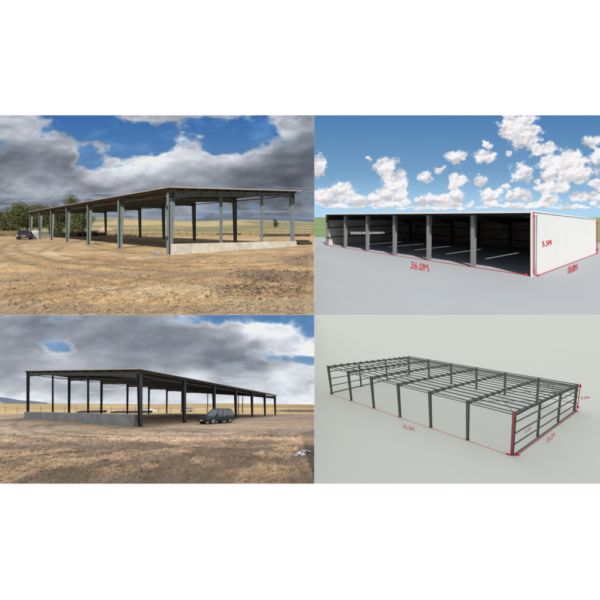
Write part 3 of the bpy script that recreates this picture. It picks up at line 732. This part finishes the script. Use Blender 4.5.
# ------------------------------------------------------------------ cars
def car(S, pos, head, paint, label, L=4.35, W=1.72, Ht=1.52, kind='estate', glass='glass', name='parked_car'):
    hd = unit(V3(head[0], head[1], 0)); sd = V3(-hd[1], hd[0], 0)      # forward, left
    def T(x, y, z):
        p = pos + hd*x + sd*y; return V3(p[0], p[1], pos[2] + S.k*(p[1]-pos[1]) + z)
    root = empty(name, tuple(pos), label, 'car')
    h = L/2
    # lower body: stations (x, half width, z bottom, z shoulder, z top)
    st = [(-h, .70, .42, .70, .74), (-h+.06, .82, .30, .80, .93), (-h+.5, .86, .27, .84, .98), (-.6, .86, .26, .82, .97), (.55, .86, .26, .80, .95), (h-1.15, .85, .27, .78, .93), (h-.45, .82, .28, .72, .84), (h-.08, .78, .32, .62, .72), (h, .68, .40, .56, .60)]
    v, f = [], []
    for x, w_, zb, zs, zt_ in st:
        w_ = w_*W/1.72
        for yy, zz in ((-w_*.9, zb), (-w_, zb+.12), (-w_*1.0, zs), (-w_*.90, zt_), (w_*.90, zt_), (w_*1.0, zs), (w_, zb+.12), (w_*.9, zb)): v.append(T(x, yy, zz))
    n = 8
    for i in range(len(st)-1):
        for k_ in range(n): f.append((i*n+k_, i*n+(k_+1) % n, (i+1)*n+(k_+1) % n, (i+1)*n+k_))
    f.append(tuple(range(n))); f.append(tuple(range(len(v)-1, len(v)-n-1, -1)))
    body = mesh_obj('body', v, f, M[paint], root, root_loc(root))
    # cabin: glass block with roof and pillars
    xr0, xr1 = -h+.10, h-1.28         # belt line ends
    tr0, tr1 = -h+.38, h-2.0          # roof ends
    zb, zr = .955, Ht-.05; wb, wr = .78*W/1.72, .64*W/1.72
    mb = MB(); mb.hexa([T(xr0, -wb, zb), T(xr1, -wb, zb-.02), T(xr1, wb, zb-.02), T(xr0, wb, zb), T(tr0, -wr, zr), T(tr1, -wr, zr), T(tr1, wr, zr), T(tr0, wr, zr)])
    mb.build('cabin_glass', M[glass], root)
    mb = MB(); e = .03
    mb.hexa([T(tr0-.06, -wr-e, zr-.01), T(tr1+.04, -wr-e, zr-.01), T(tr1+.04, wr+e, zr-.01), T(tr0-.06, wr+e, zr-.01), T(tr0, -wr+.06, zr+.06), T(tr1-.12, -wr+.06, zr+.055), T(tr1-.12, wr-.06, zr+.055), T(tr0, wr-.06, zr+.06)])
    rf = mb.build('roof', M[paint], root)
    for s_ in (-1, 1):
        mb = MB(); mb.tube(T(tr0+.15, s_*(wr-.04), zr+.10), T(tr1-.25, s_*(wr-.04), zr+.10), .018, n=6); mb.build('roof_rail', M['trim'], rf)
        for fa, fb in ((0, 0), (.34, .30), (.66, .68), (1, 1)):
            xa = xr0+(xr1-xr0)*fa; xb = tr0+(tr1-tr0)*fb
            mb = MB(); mb.hexa([T(xa-.05, s_*(wb+.012), zb), T(xa+.05, s_*(wb+.012), zb), T(xa+.05, s_*(wb-.05), zb), T(xa-.05, s_*(wb-.05), zb), T(xb-.04, s_*(wr+.012), zr), T(xb+.04, s_*(wr+.012), zr), T(xb+.04, s_*(wr-.05), zr), T(xb-.04, s_*(wr-.05), zr)])
            mb.build('pillar', M[paint], root)
        mb = MB(); mb.hexa([T(xr1-.25, s_*.84, .98), T(xr1-.1, s_*.84, .98), T(xr1-.1, s_*1.0, .98), T(xr1-.25, s_*1.0, .98), T(xr1-.25, s_*.84, 1.12), T(xr1-.13, s_*.84, 1.12), T(xr1-.13, s_*.99, 1.12), T(xr1-.25, s_*.99, 1.12)]); mb.build('mirror', M['trim'], root)
        mb = MB(); mb.hexa([T(h-.30, s_*.50, .56), T(h-.03, s_*.50, .54), T(h-.18, s_*.80, .56), T(h-.38, s_*.80, .58), T(h-.34, s_*.50, .73), T(h-.07, s_*.50, .70), T(h-.22, s_*.79, .72), T(h-.42, s_*.79, .75)]); mb.build('headlight', M['lampglass'], root)
        mb = MB(); mb.hexa([T(-h-.015, s_*.60, .66), T(-h+.1, s_*.60, .66), T(-h+.16, s_*.845, .66), T(-h+.01, s_*.80, .66), T(-h+.02, s_*.60, .95), T(-h+.12, s_*.60, .95), T(-h+.18, s_*.835, .95), T(-h+.04, s_*.80, .95)]); mb.build('tail_light', M['lampred'], root)
        for wx in (h-.82, -h+.80):
            c0, c1 = T(wx, s_*(W/2-.21), .32), T(wx, s_*(W/2+.012), .32)
            mb = MB(); mb.tube(T(wx, s_*(W/2-.25), .35), T(wx, s_*(W/2+.004), .35), .385, n=20); mb.build('wheel_arch', M['trim'], root)
            mb = MB(); mb.tube(c0, c1, .32, n=20); wh = mb.build('wheel', M['tyre'], root)
            mb = MB(); mb.tube(T(wx, s_*(W/2-.02), .32), T(wx, s_*(W/2+.02), .32), .20, n=14); mb.build('rim', M['rim'], wh)
    box = lambda x0, x1, y0, y1, z0, z1: [T(x0, y0, z0), T(x1, y0, z0), T(x1, y1, z0), T(x0, y1, z0), T(x0, y0, z1), T(x1, y0, z1), T(x1, y1, z1), T(x0, y1, z1)]
    mb = MB(); mb.hexa(box(h-.1, h+.03, -.44, .44, .54, .66)); mb.build('grille', M['trim'], root)
    for x0, x1 in ((h-.12, h+.05), (-h-.05, -h+.12)):
        mb = MB(); mb.hexa(box(x0, x1, -.78, .78, .32, .50)); mb.build('bumper', M['trim'], root)
    mb = MB(); mb.hexa(box(h+.05, h+.062, -.26, .26, .38, .48)); mb.build('number_plate', M['plate'], root)
    mb = MB(); mb.hexa(box(-h-.03, -h-.0, -.26, .26, .60, .70)); mb.build('number_plate', M['plate'], root)
    return root
p = BL.g(216.5, 423.4); p[2] += .02
car(BL, p, (-.50, -.87), 'carblue', 'dark blue green estate car parked on the soil beside the dark shed', L=4.2, W=1.82, Ht=1.74, glass='glasslit')
p = TL.g(25.2, 239.3); p[2] += .02
car(TL, p, (-.66, .75), 'carblack', 'black car seen from behind at the far end of the grey green shed', L=4.0, W=1.95, Ht=1.75)
p = BL.g(186.5, 412.4); p[2] += .25
car(BL, p, (-1, .15), 'carwhite', 'small white car far away behind the dark shed frame', L=4.0, glass='glasslit')

# ------------------------------------------------------------------ trees
def leaves(blobs, n, size, seed, m, dens=None):
    r = np.random.default_rng(seed); tot = sum(b[3]*b[4]*b[5] for b in blobs); V, Fc = [], []
    for (x, y, z, a, b, c) in blobs:
        k = max(20, int(n*a*b*c/tot)); d = r.normal(size=(k, 3)); d /= np.linalg.norm(d, axis=1)[:, None]
        rad = r.random(k)**.42; rad *= 1 + .28*(vnoise(d[:, 0]*3+seed, d[:, 2]*3+d[:, 1]*2)-.5)*2
        V.append(np.array([x, y, z]) + d*rad[:, None]*np.array([a, b, c]))
    P = np.concatenate(V); k = len(P)
    e1 = r.normal(size=(k, 3)); e1 /= np.linalg.norm(e1, axis=1)[:, None]; e2 = np.cross(e1, r.normal(size=(k, 3))); e2 /= np.linalg.norm(e2, axis=1)[:, None]
    s = size*(.5+r.random((k, 1)))
    vv = np.stack([P-e1*s, P+e2*s*.5, P+e1*s, P-e2*s*.5], 1).reshape(-1, 3)
    return vv, np.arange(4*k).reshape(-1, 4)
def tree(S, pxx, y, h, w_, seed, label, m='leaf', name='tree', trunkfrac=.22, n=2600, cat='tree', group=None, sz=.26):
    r = np.random.default_rng(seed); base = S.at(pxx, y); base[2] += .0
    root = empty(name, tuple(base), label, cat, group)
    blobs = []; nb = 9
    for i in range(nb):
        t = r.random(); t = t if i else .95; zz = h*(trunkfrac+.12 + (.86-trunkfrac-.12)*t); ww = w_*.5*(.95-.4*abs(t-.35)*1.5)
        a = r.random()*2*PI; rr = ww*.55*r.random()**.5
        s = ww*(.40+.3*r.random()); blobs.append((base[0]+rr*math.cos(a), base[1]+rr*math.sin(a), base[2]+zz, s, s, s*(.7+.4*r.random())))
    mb = MB(); z = V3(0, 0, 1)
    mb.tube(base-z*.3, base+z*h*.45, h*.028, h*.016, n=7)
    mb.tube(base+z*h*.44, base+z*h*.8, h*.016, h*.004, n=6)
    for b in blobs[:6]: mb.tube(base+z*h*(trunkfrac+.15*r.random()), V3(b[0], b[1], b[2]), h*.012, h*.004, n=5)
    mb.build('trunk', M['bark'], root)
    v, f = leaves(blobs, n, sz, seed, m); mesh_obj('crown', v, f, M[m], root, root_loc(root))
G = 'trees beyond the grey green shed'
TD = [(3, 97, 8.9, 12.5, 'leaf', 'low dark tree at the edge of the view, first of the row behind dry grass'),
      (15, 100, 11.2, 13.0, 'leaf2', 'olive round tree to the left above the black car'),
      (27, 96, 11.6, 12.5, 'leaf', 'dark green tree straight above the black car roof'),
      (39, 102, 11.8, 12.3, 'leaf2', 'olive tree right above the far end of the shed roof'),
      (50, 104, 11.0, 11.6, 'leaf', 'dark tree seen between the second and third far columns'),
      (61, 100, 10.6, 12.5, 'leaf2', 'olive tree seen between far columns, left of the tall one'),
      (71.5, 108, 16.2, 16, 'leaf', 'tallest tree, its crown rising above the shed roof'),
      (82, 101, 9.0, 10.875, 'leaf', 'dark tree at the inner end of the row next to open field')]
for i, (x, y, h, w_, m, lb) in enumerate(TD): tree(TL, x, y, h, w_, 300+i, lb, m, group=G, n=12000, sz=.19)
for i, (x, y, h, w_, lb) in enumerate([(-8, 92, 6, 8, 'low bush at the far left edge under the first tree'), (9, 90, 4, 6.5, 'low bush between the first tree and the olive round tree'), (58, 96, 4.6, 7, 'low bush seen through the shed below the olive tree'), (76, 96, 5, 7, 'low bush seen through the shed under the tallest tree')]):
    tree(TL, x, y, h, w_, 330+i, lb, 'leaf', 'bush', .02, 1500, 'bush', 'bushes at the foot of the trees')
b = TL.at(275, 140); 
def bush_at(pxx, y, up, h, w_, seed, label):
    S2 = Stage(TL.hp, TL.H - up); tree(S2, pxx, y, h, w_, seed, label, 'leaf', 'bush', .02, 900, 'bush')
bush_at(275.5, 150, float(hill_tl(np.array([(275.5-300)/F*150]), np.array([150.]))[0]), 5.2, 6.4, 350, 'single dark bush standing out on the golden field')

# ------------------------------------------------------------------ fences
def fence(S, y, p0, p1, n, h, label, r=.07):
    a = S.at(p0, y); root = empty('wire_fence', tuple(a), label, 'fence')
    xs = np.linspace(p0, p1, n); z = V3(0, 0, 1)
    pts = [S.at(x, y + 2.5*math.sin(i*.35)) for i, x in enumerate(xs)]
    for i, q_ in enumerate(pts):
        mb = MB(); t = V3(.04*math.sin(i*5.), 0, 0); mb.tube(q_-z*.3, q_+z*h*(.94+.1*math.sin(i*2.3))+t, r, r*.8, n=6); mb.build('post', M['wood'], root)
    mb = MB()
    for k_ in (.3, .6, .92):
        for q0, q1 in zip(pts[:-1], pts[1:]): mb.tube(q0+z*h*k_, q1+z*h*k_, .022, n=4, cap=False)
    mb.build('wire', M['wire'], root)
fence(TL, 74, 108, 313, 27, 1.8, 'low wire fence on wooden posts across the golden field')
fence(BL, 86, -30, 312, 30, 2.1, 'wire fence on wooden posts crossing the plain behind the dark shed')
# tall post behind the dark shed
a = BL.at(242.6, 80); mb = MB(); mb.tube(a, a + V3(0, 0, 6.3), .16, .13, n=8); o = mb.build('pole', M['timber'], None, tuple(a)); tag(o, 'single tall dark pole standing behind the dark shed frame', 'pole')

# ------------------------------------------------------------------ heaps, clods, timber, litter
def mound(S, c, rx, ry, h, seed, m, name, label, cat, amp=.35):
    nx = 60; t = np.linspace(-1, 1, nx); X, Y = np.meshgrid(t, t); R = np.sqrt(X**2+Y**2)
    a = fbm(X*2+seed, Y*2, 5, seed); Z = (sst(1, .8, R*(1+.2*(a-.5))) if name == 'sack' else np.clip(1-R*(1+.25*(a-.5)), 0, 1)**.85)*h*(.8+amp*(fbm(X*4+seed, Y*4, 4, seed+2)))
    wx = c[0]+X*rx; wy = c[1]+Y*ry
    v = np.stack([wx, wy, c[2] + S.k*(wy-c[1]) + Z - .04], -1).reshape(-1, 3)
    o = mesh_obj(name, v, gridfaces(nx, nx), m, None, tuple(c), smooth=True); return tag(o, label, cat)
mound(TL, TL.g(105, 232.3), 5.0, 3.5, 4.0, 3, M['sand'], 'sand_heap', 'peaked heap of pinkish sand seen through the shed before the field', 'heap', .15)
mound(BL, BL.g(150, 411.6), 3.4, 2, 1.3, 9, M['plate'], 'rubble_heap', 'low whitish heap on the plain seen behind the dark shed', 'heap')
mound(BL, BL.g(166, 411.9), 2.2, 2, .8, 19, M['sand'], 'rubble_heap', 'small brownish heap right of the whitish one behind the dark shed', 'heap')
def rocks(S, pts, sz, seed, m, name, label, cat):
    r = np.random.default_rng(seed); n = len(pts)
    base = np.array([(1, 0, 0), (-1, 0, 0), (0, 1, 0), (0, -1, 0), (0, 0, 1), (0, 0, -1), (.62, .62, .5), (-.62, .62, .5), (.62, -.62, .5), (-.62, -.62, .5), (.62, .62, -.5), (-.62, .62, -.5), (.62, -.62, -.5), (-.62, -.62, -.5)])
    tri = np.array([(4, 6, 7), (4, 7, 9), (4, 9, 8), (4, 8, 6), (0, 6, 8), (0, 10, 6), (0, 12, 10), (0, 8, 12), (1, 9, 7), (1, 7, 11), (1, 11, 13), (1, 13, 9), (2, 7, 6), (2, 6, 10), (2, 10, 11), (2, 11, 7), (3, 8, 9), (3, 9, 13), (3, 13, 12), (3, 12, 8), (5, 11, 10), (5, 13, 11), (5, 12, 13), (5, 10, 12)])
    v = base[None]*(1 + .35*(r.random((n, 14, 1))-.5)) + .18*r.normal(size=(n, 14, 3))
    an = r.random(n)*2*PI; c, s = np.cos(an)[:, None], np.sin(an)[:, None]
    v = np.stack([v[..., 0]*c - v[..., 1]*s, v[..., 0]*s + v[..., 1]*c, v[..., 2]*.7], -1)*np.asarray(sz)[:, None, None]
    v = v + pts[:, None, :]
    f = (tri[None] + 14*np.arange(n)[:, None, None]).reshape(-1, 3)
    return tag(mesh_obj(name, v.reshape(-1, 3), f, m), label, cat, kind='stuff')
def scatter(S, n, dens, hf, q0, q1, seed, p0=-5, p1=314):
    r = np.random.default_rng(seed); P = p0 + (p1-p0)*r.random(n); Q = q0 + (q1-q0)*r.random(n)
    y = S.H*F/(Q-S.hp); x = (P-300)/F*y; k = r.random(n) < dens(x, y); x, y = x[k], y[k]
    k = x/y < AM-.28/np.maximum(y, 1); x, y = x[k], y[k]
    return np.stack([x, y, S.k*y - S.H + hf(x, y)*sst(6.4, 7.4, y)], 1)
p = scatter(TL, 26000, tl_clods, h_tl, 258, 313, 401); r_ = np.random.default_rng(1)
rocks(TL, p, .010+.055*r_.random(len(p))**3, 402, M['rockd'], 'clods', 'dark broken clods of turned soil in the sunlit yard', 'clods')
p = scatter(TL, 22000, lambda x, y: .3+.6*sst(.5, .7, fbm(x*.6, y*.6, 3, 405)), h_tl, 246, 314, 403)
k = (p[:, 1] < shTL.C0[1]-.5) ; p = p[k]
rocks(TL, p, .010+.045*r_.random(len(p))**4, 404, M['rock'], 'pebbles', 'small stones strewn over the sunlit sandy yard', 'pebbles')
p = scatter(BL, 18000, lambda x, y: .3+.8*bl_dark(x, y), h_bl, 428, 483, 411)
rocks(BL, p, .010+.045*r_.random(len(p))**4, 412, M['rockd'], 'pebbles', 'small stones and clods on the brown ground before the dark shed', 'pebbles')
def blades(S, pts, h, w_, seed, m, name, label, cat, per=5, spread=.08):
    r = np.random.default_rng(seed); P = np.repeat(pts, per, 0); n = len(P)
    P = P + np.stack([r.normal(size=n)*spread, r.normal(size=n)*spread, np.zeros(n)], 1)
    a = r.random(n)*2*PI; d = np.stack([np.cos(a), np.sin(a), 0*a], 1)*w_/2
    hh = h*(.4+r.random(n)); lean = np.stack([r.normal(size=n)*.45*hh, r.normal(size=n)*.45*hh, hh], 1)
    v = np.stack([P-d, P+d, P+lean*.6+d*.5, P+lean], 1).reshape(-1, 3)
    return tag(mesh_obj(name, v, np.arange(4*n).reshape(-1, 4), m), label, cat, kind='stuff')
g1 = lambda x, y: .12+.5*sst(.5, .7, fbm(x*1.6, y*1.3, 4, 421, .65))
p = scatter(BL, 26000, g1, h_bl, 441, 483.5, 422)
blades(BL, p, .032, .012, 423, M['straw2'], 'grass', 'dry straw and weeds on the brown ground before the dark shed', 'grass')
p = scatter(TL, 5200, lambda x, y: 1.*sst(.55, .7, fbm(x*.8, y*.7, 4, 431)), h_tl, 292, 314, 432)
blades(TL, p, .025, .012, 433, M['straw'], 'grass', 'thin dry stubble on the sunlit sandy yard', 'grass', per=4)
r2 = np.random.default_rng(5)
P = -10 + 44*r2.random(6500); yy = 66 + 26*r2.random(6500); x = (P-300)/F*yy
p = np.stack([x, yy, TL.k*yy-TL.H+.02], 1)
blades(TL, p, .95, .10, 435, M['straw'], 'grass', 'tall dry golden grass between the yard and the trees', 'grass', per=4, spread=.3)
P = 90 + 224*r2.random(5000); yy = 64 + 36*r2.random(5000); x = (P-300)/F*yy; k = x/yy < AM-.004; x, yy = x[k], yy[k]
blades(TL, np.stack([x, yy, TL.k*yy-TL.H+.02], 1), .45, .08, 436, M['straw'], 'grass', 'dry golden grass along the wire fence', 'grass', per=3, spread=.3)
# timbers lying on the plain
def timbers(S, px0, px1, py, label, n=3, th=.22):
    A = S.g(px0, py); B = S.g(px1, py); root = empty('timber_stack', tuple(A), label, 'timber'); r3 = np.random.default_rng(int(px0))
    for i in range(n):
        off = V3(r3.normal()*.3, i*.5, S.k*i*.5); zz = V3(0, 0, th*(1 + 1.0*(i % 2)))
        mb = MB(); mb.bar(A+off+zz, B+off+zz+V3(0, .3, .04), V3(0, th*.9, 0), V3(0, 0, th*.9)); mb.build('beam', M['timber'], root)
timbers(TL, 217, 241, 235.4, 'short stack of dark beams on the field between two shed columns')
timbers(TL, 261, 309, 236.6, 'long row of dark beams on the field by the far corner column', 4, .2)
timbers(TL, 297, 309.5, 245.0, 'dark beams lying right behind the far corner column', 4, .2)
timbers(BL, 78, 104, 412.8, 'dark beams on the plain seen through the end of the dark shed')
timbers(BL, 112, 150, 413.2, 'longer dark beams on the plain beside the near corner column of dark shed')
# crumpled plastic
def crumple(S, c, rx, ry, h, seed, m, label, name='plastic_sheet'):
    r = np.random.default_rng(seed); n = 16; t = np.linspace(-1, 1, n); X, Y = np.meshgrid(t, t)
    X2 = X + .12*r.normal(size=X.shape); Y2 = Y + .12*r.normal(size=X.shape); Z = h*r.random(X.shape)*(1-.5*(X**2+Y**2))
    wy = c[1]+Y2*ry; v = np.stack([c[0]+X2*rx, wy, c[2]+S.k*(wy-c[1])+np.abs(Z)+.02], -1).reshape(-1, 3)
    k = gridfaces(n, n); k = k[r.random(len(k)) < .8]
    return tag(mesh_obj(name, v, k, m, None, tuple(c)), label, 'litter')
mound(BL, BL.g(300.5, 463), .42, .55, .30, 61, M['rockd'], 'rubble_heap', 'low dark rubble heap in the brown yard under the pale plastic litter', 'heap', .9)
crumple(TL, TL.g(156.0, 253.6), .34, .25, .22, 3, M['plastic'], 'white crumpled plastic lying left of the near corner column')
for i, (x, y, rx, ry, h, lb) in enumerate([(293.5, 459.5, .34, .28, .12, 'crumpled pale plastic, leftmost piece of the litter in the brown yard'), (300, 456.5, .2, .25, .2, 'small crumpled pale plastic standing up in the middle of the litter'), (304.5, 453, .26, .25, .16, 'crumpled pale plastic at the top of the litter near the partition'), (304.5, 461.5, .24, .25, .14, 'crumpled pale plastic at the bottom of the litter near the partition')]):
    crumple(BL, BL.g(x, y), rx, ry, h, 40+i, M['plastic'], lb)
mound(TL, TL.g(34.5, 239.0), .8, .9, 1.9, 31, M['plate'], 'sack', 'tall white sack standing right beside the black car', 'sack', .1)
# red machine under the roof
a = TL.g(88, 236.6); root = empty('cart', tuple(a), 'faded red cart standing in the shade inside the grey green shed', 'cart')
mb = MB(); mb.hexa([a+V3(-1.7, -.8, .5), a+V3(1.7, -.8, .5), a+V3(1.7, .8, 1), a+V3(-1.7, .8, 1), a+V3(-1.9, -.9, 1.0), a+V3(1.9, -.9, 1.0), a+V3(1.9, .9, 1.5), a+V3(-1.9, .9, 1.5)]); mb.build('tray', M['redpaint'], root)
for dx in (-1.4, 1.4):
    for dy in (-.85, .85):
        c = a+V3(dx, dy, .4+TL.k*dy); mb = MB(); mb.tube(c-V3(0, .12, 0), c+V3(0, .12, 0), .4, n=14); mb.build('wheel', M['tyre'], root)
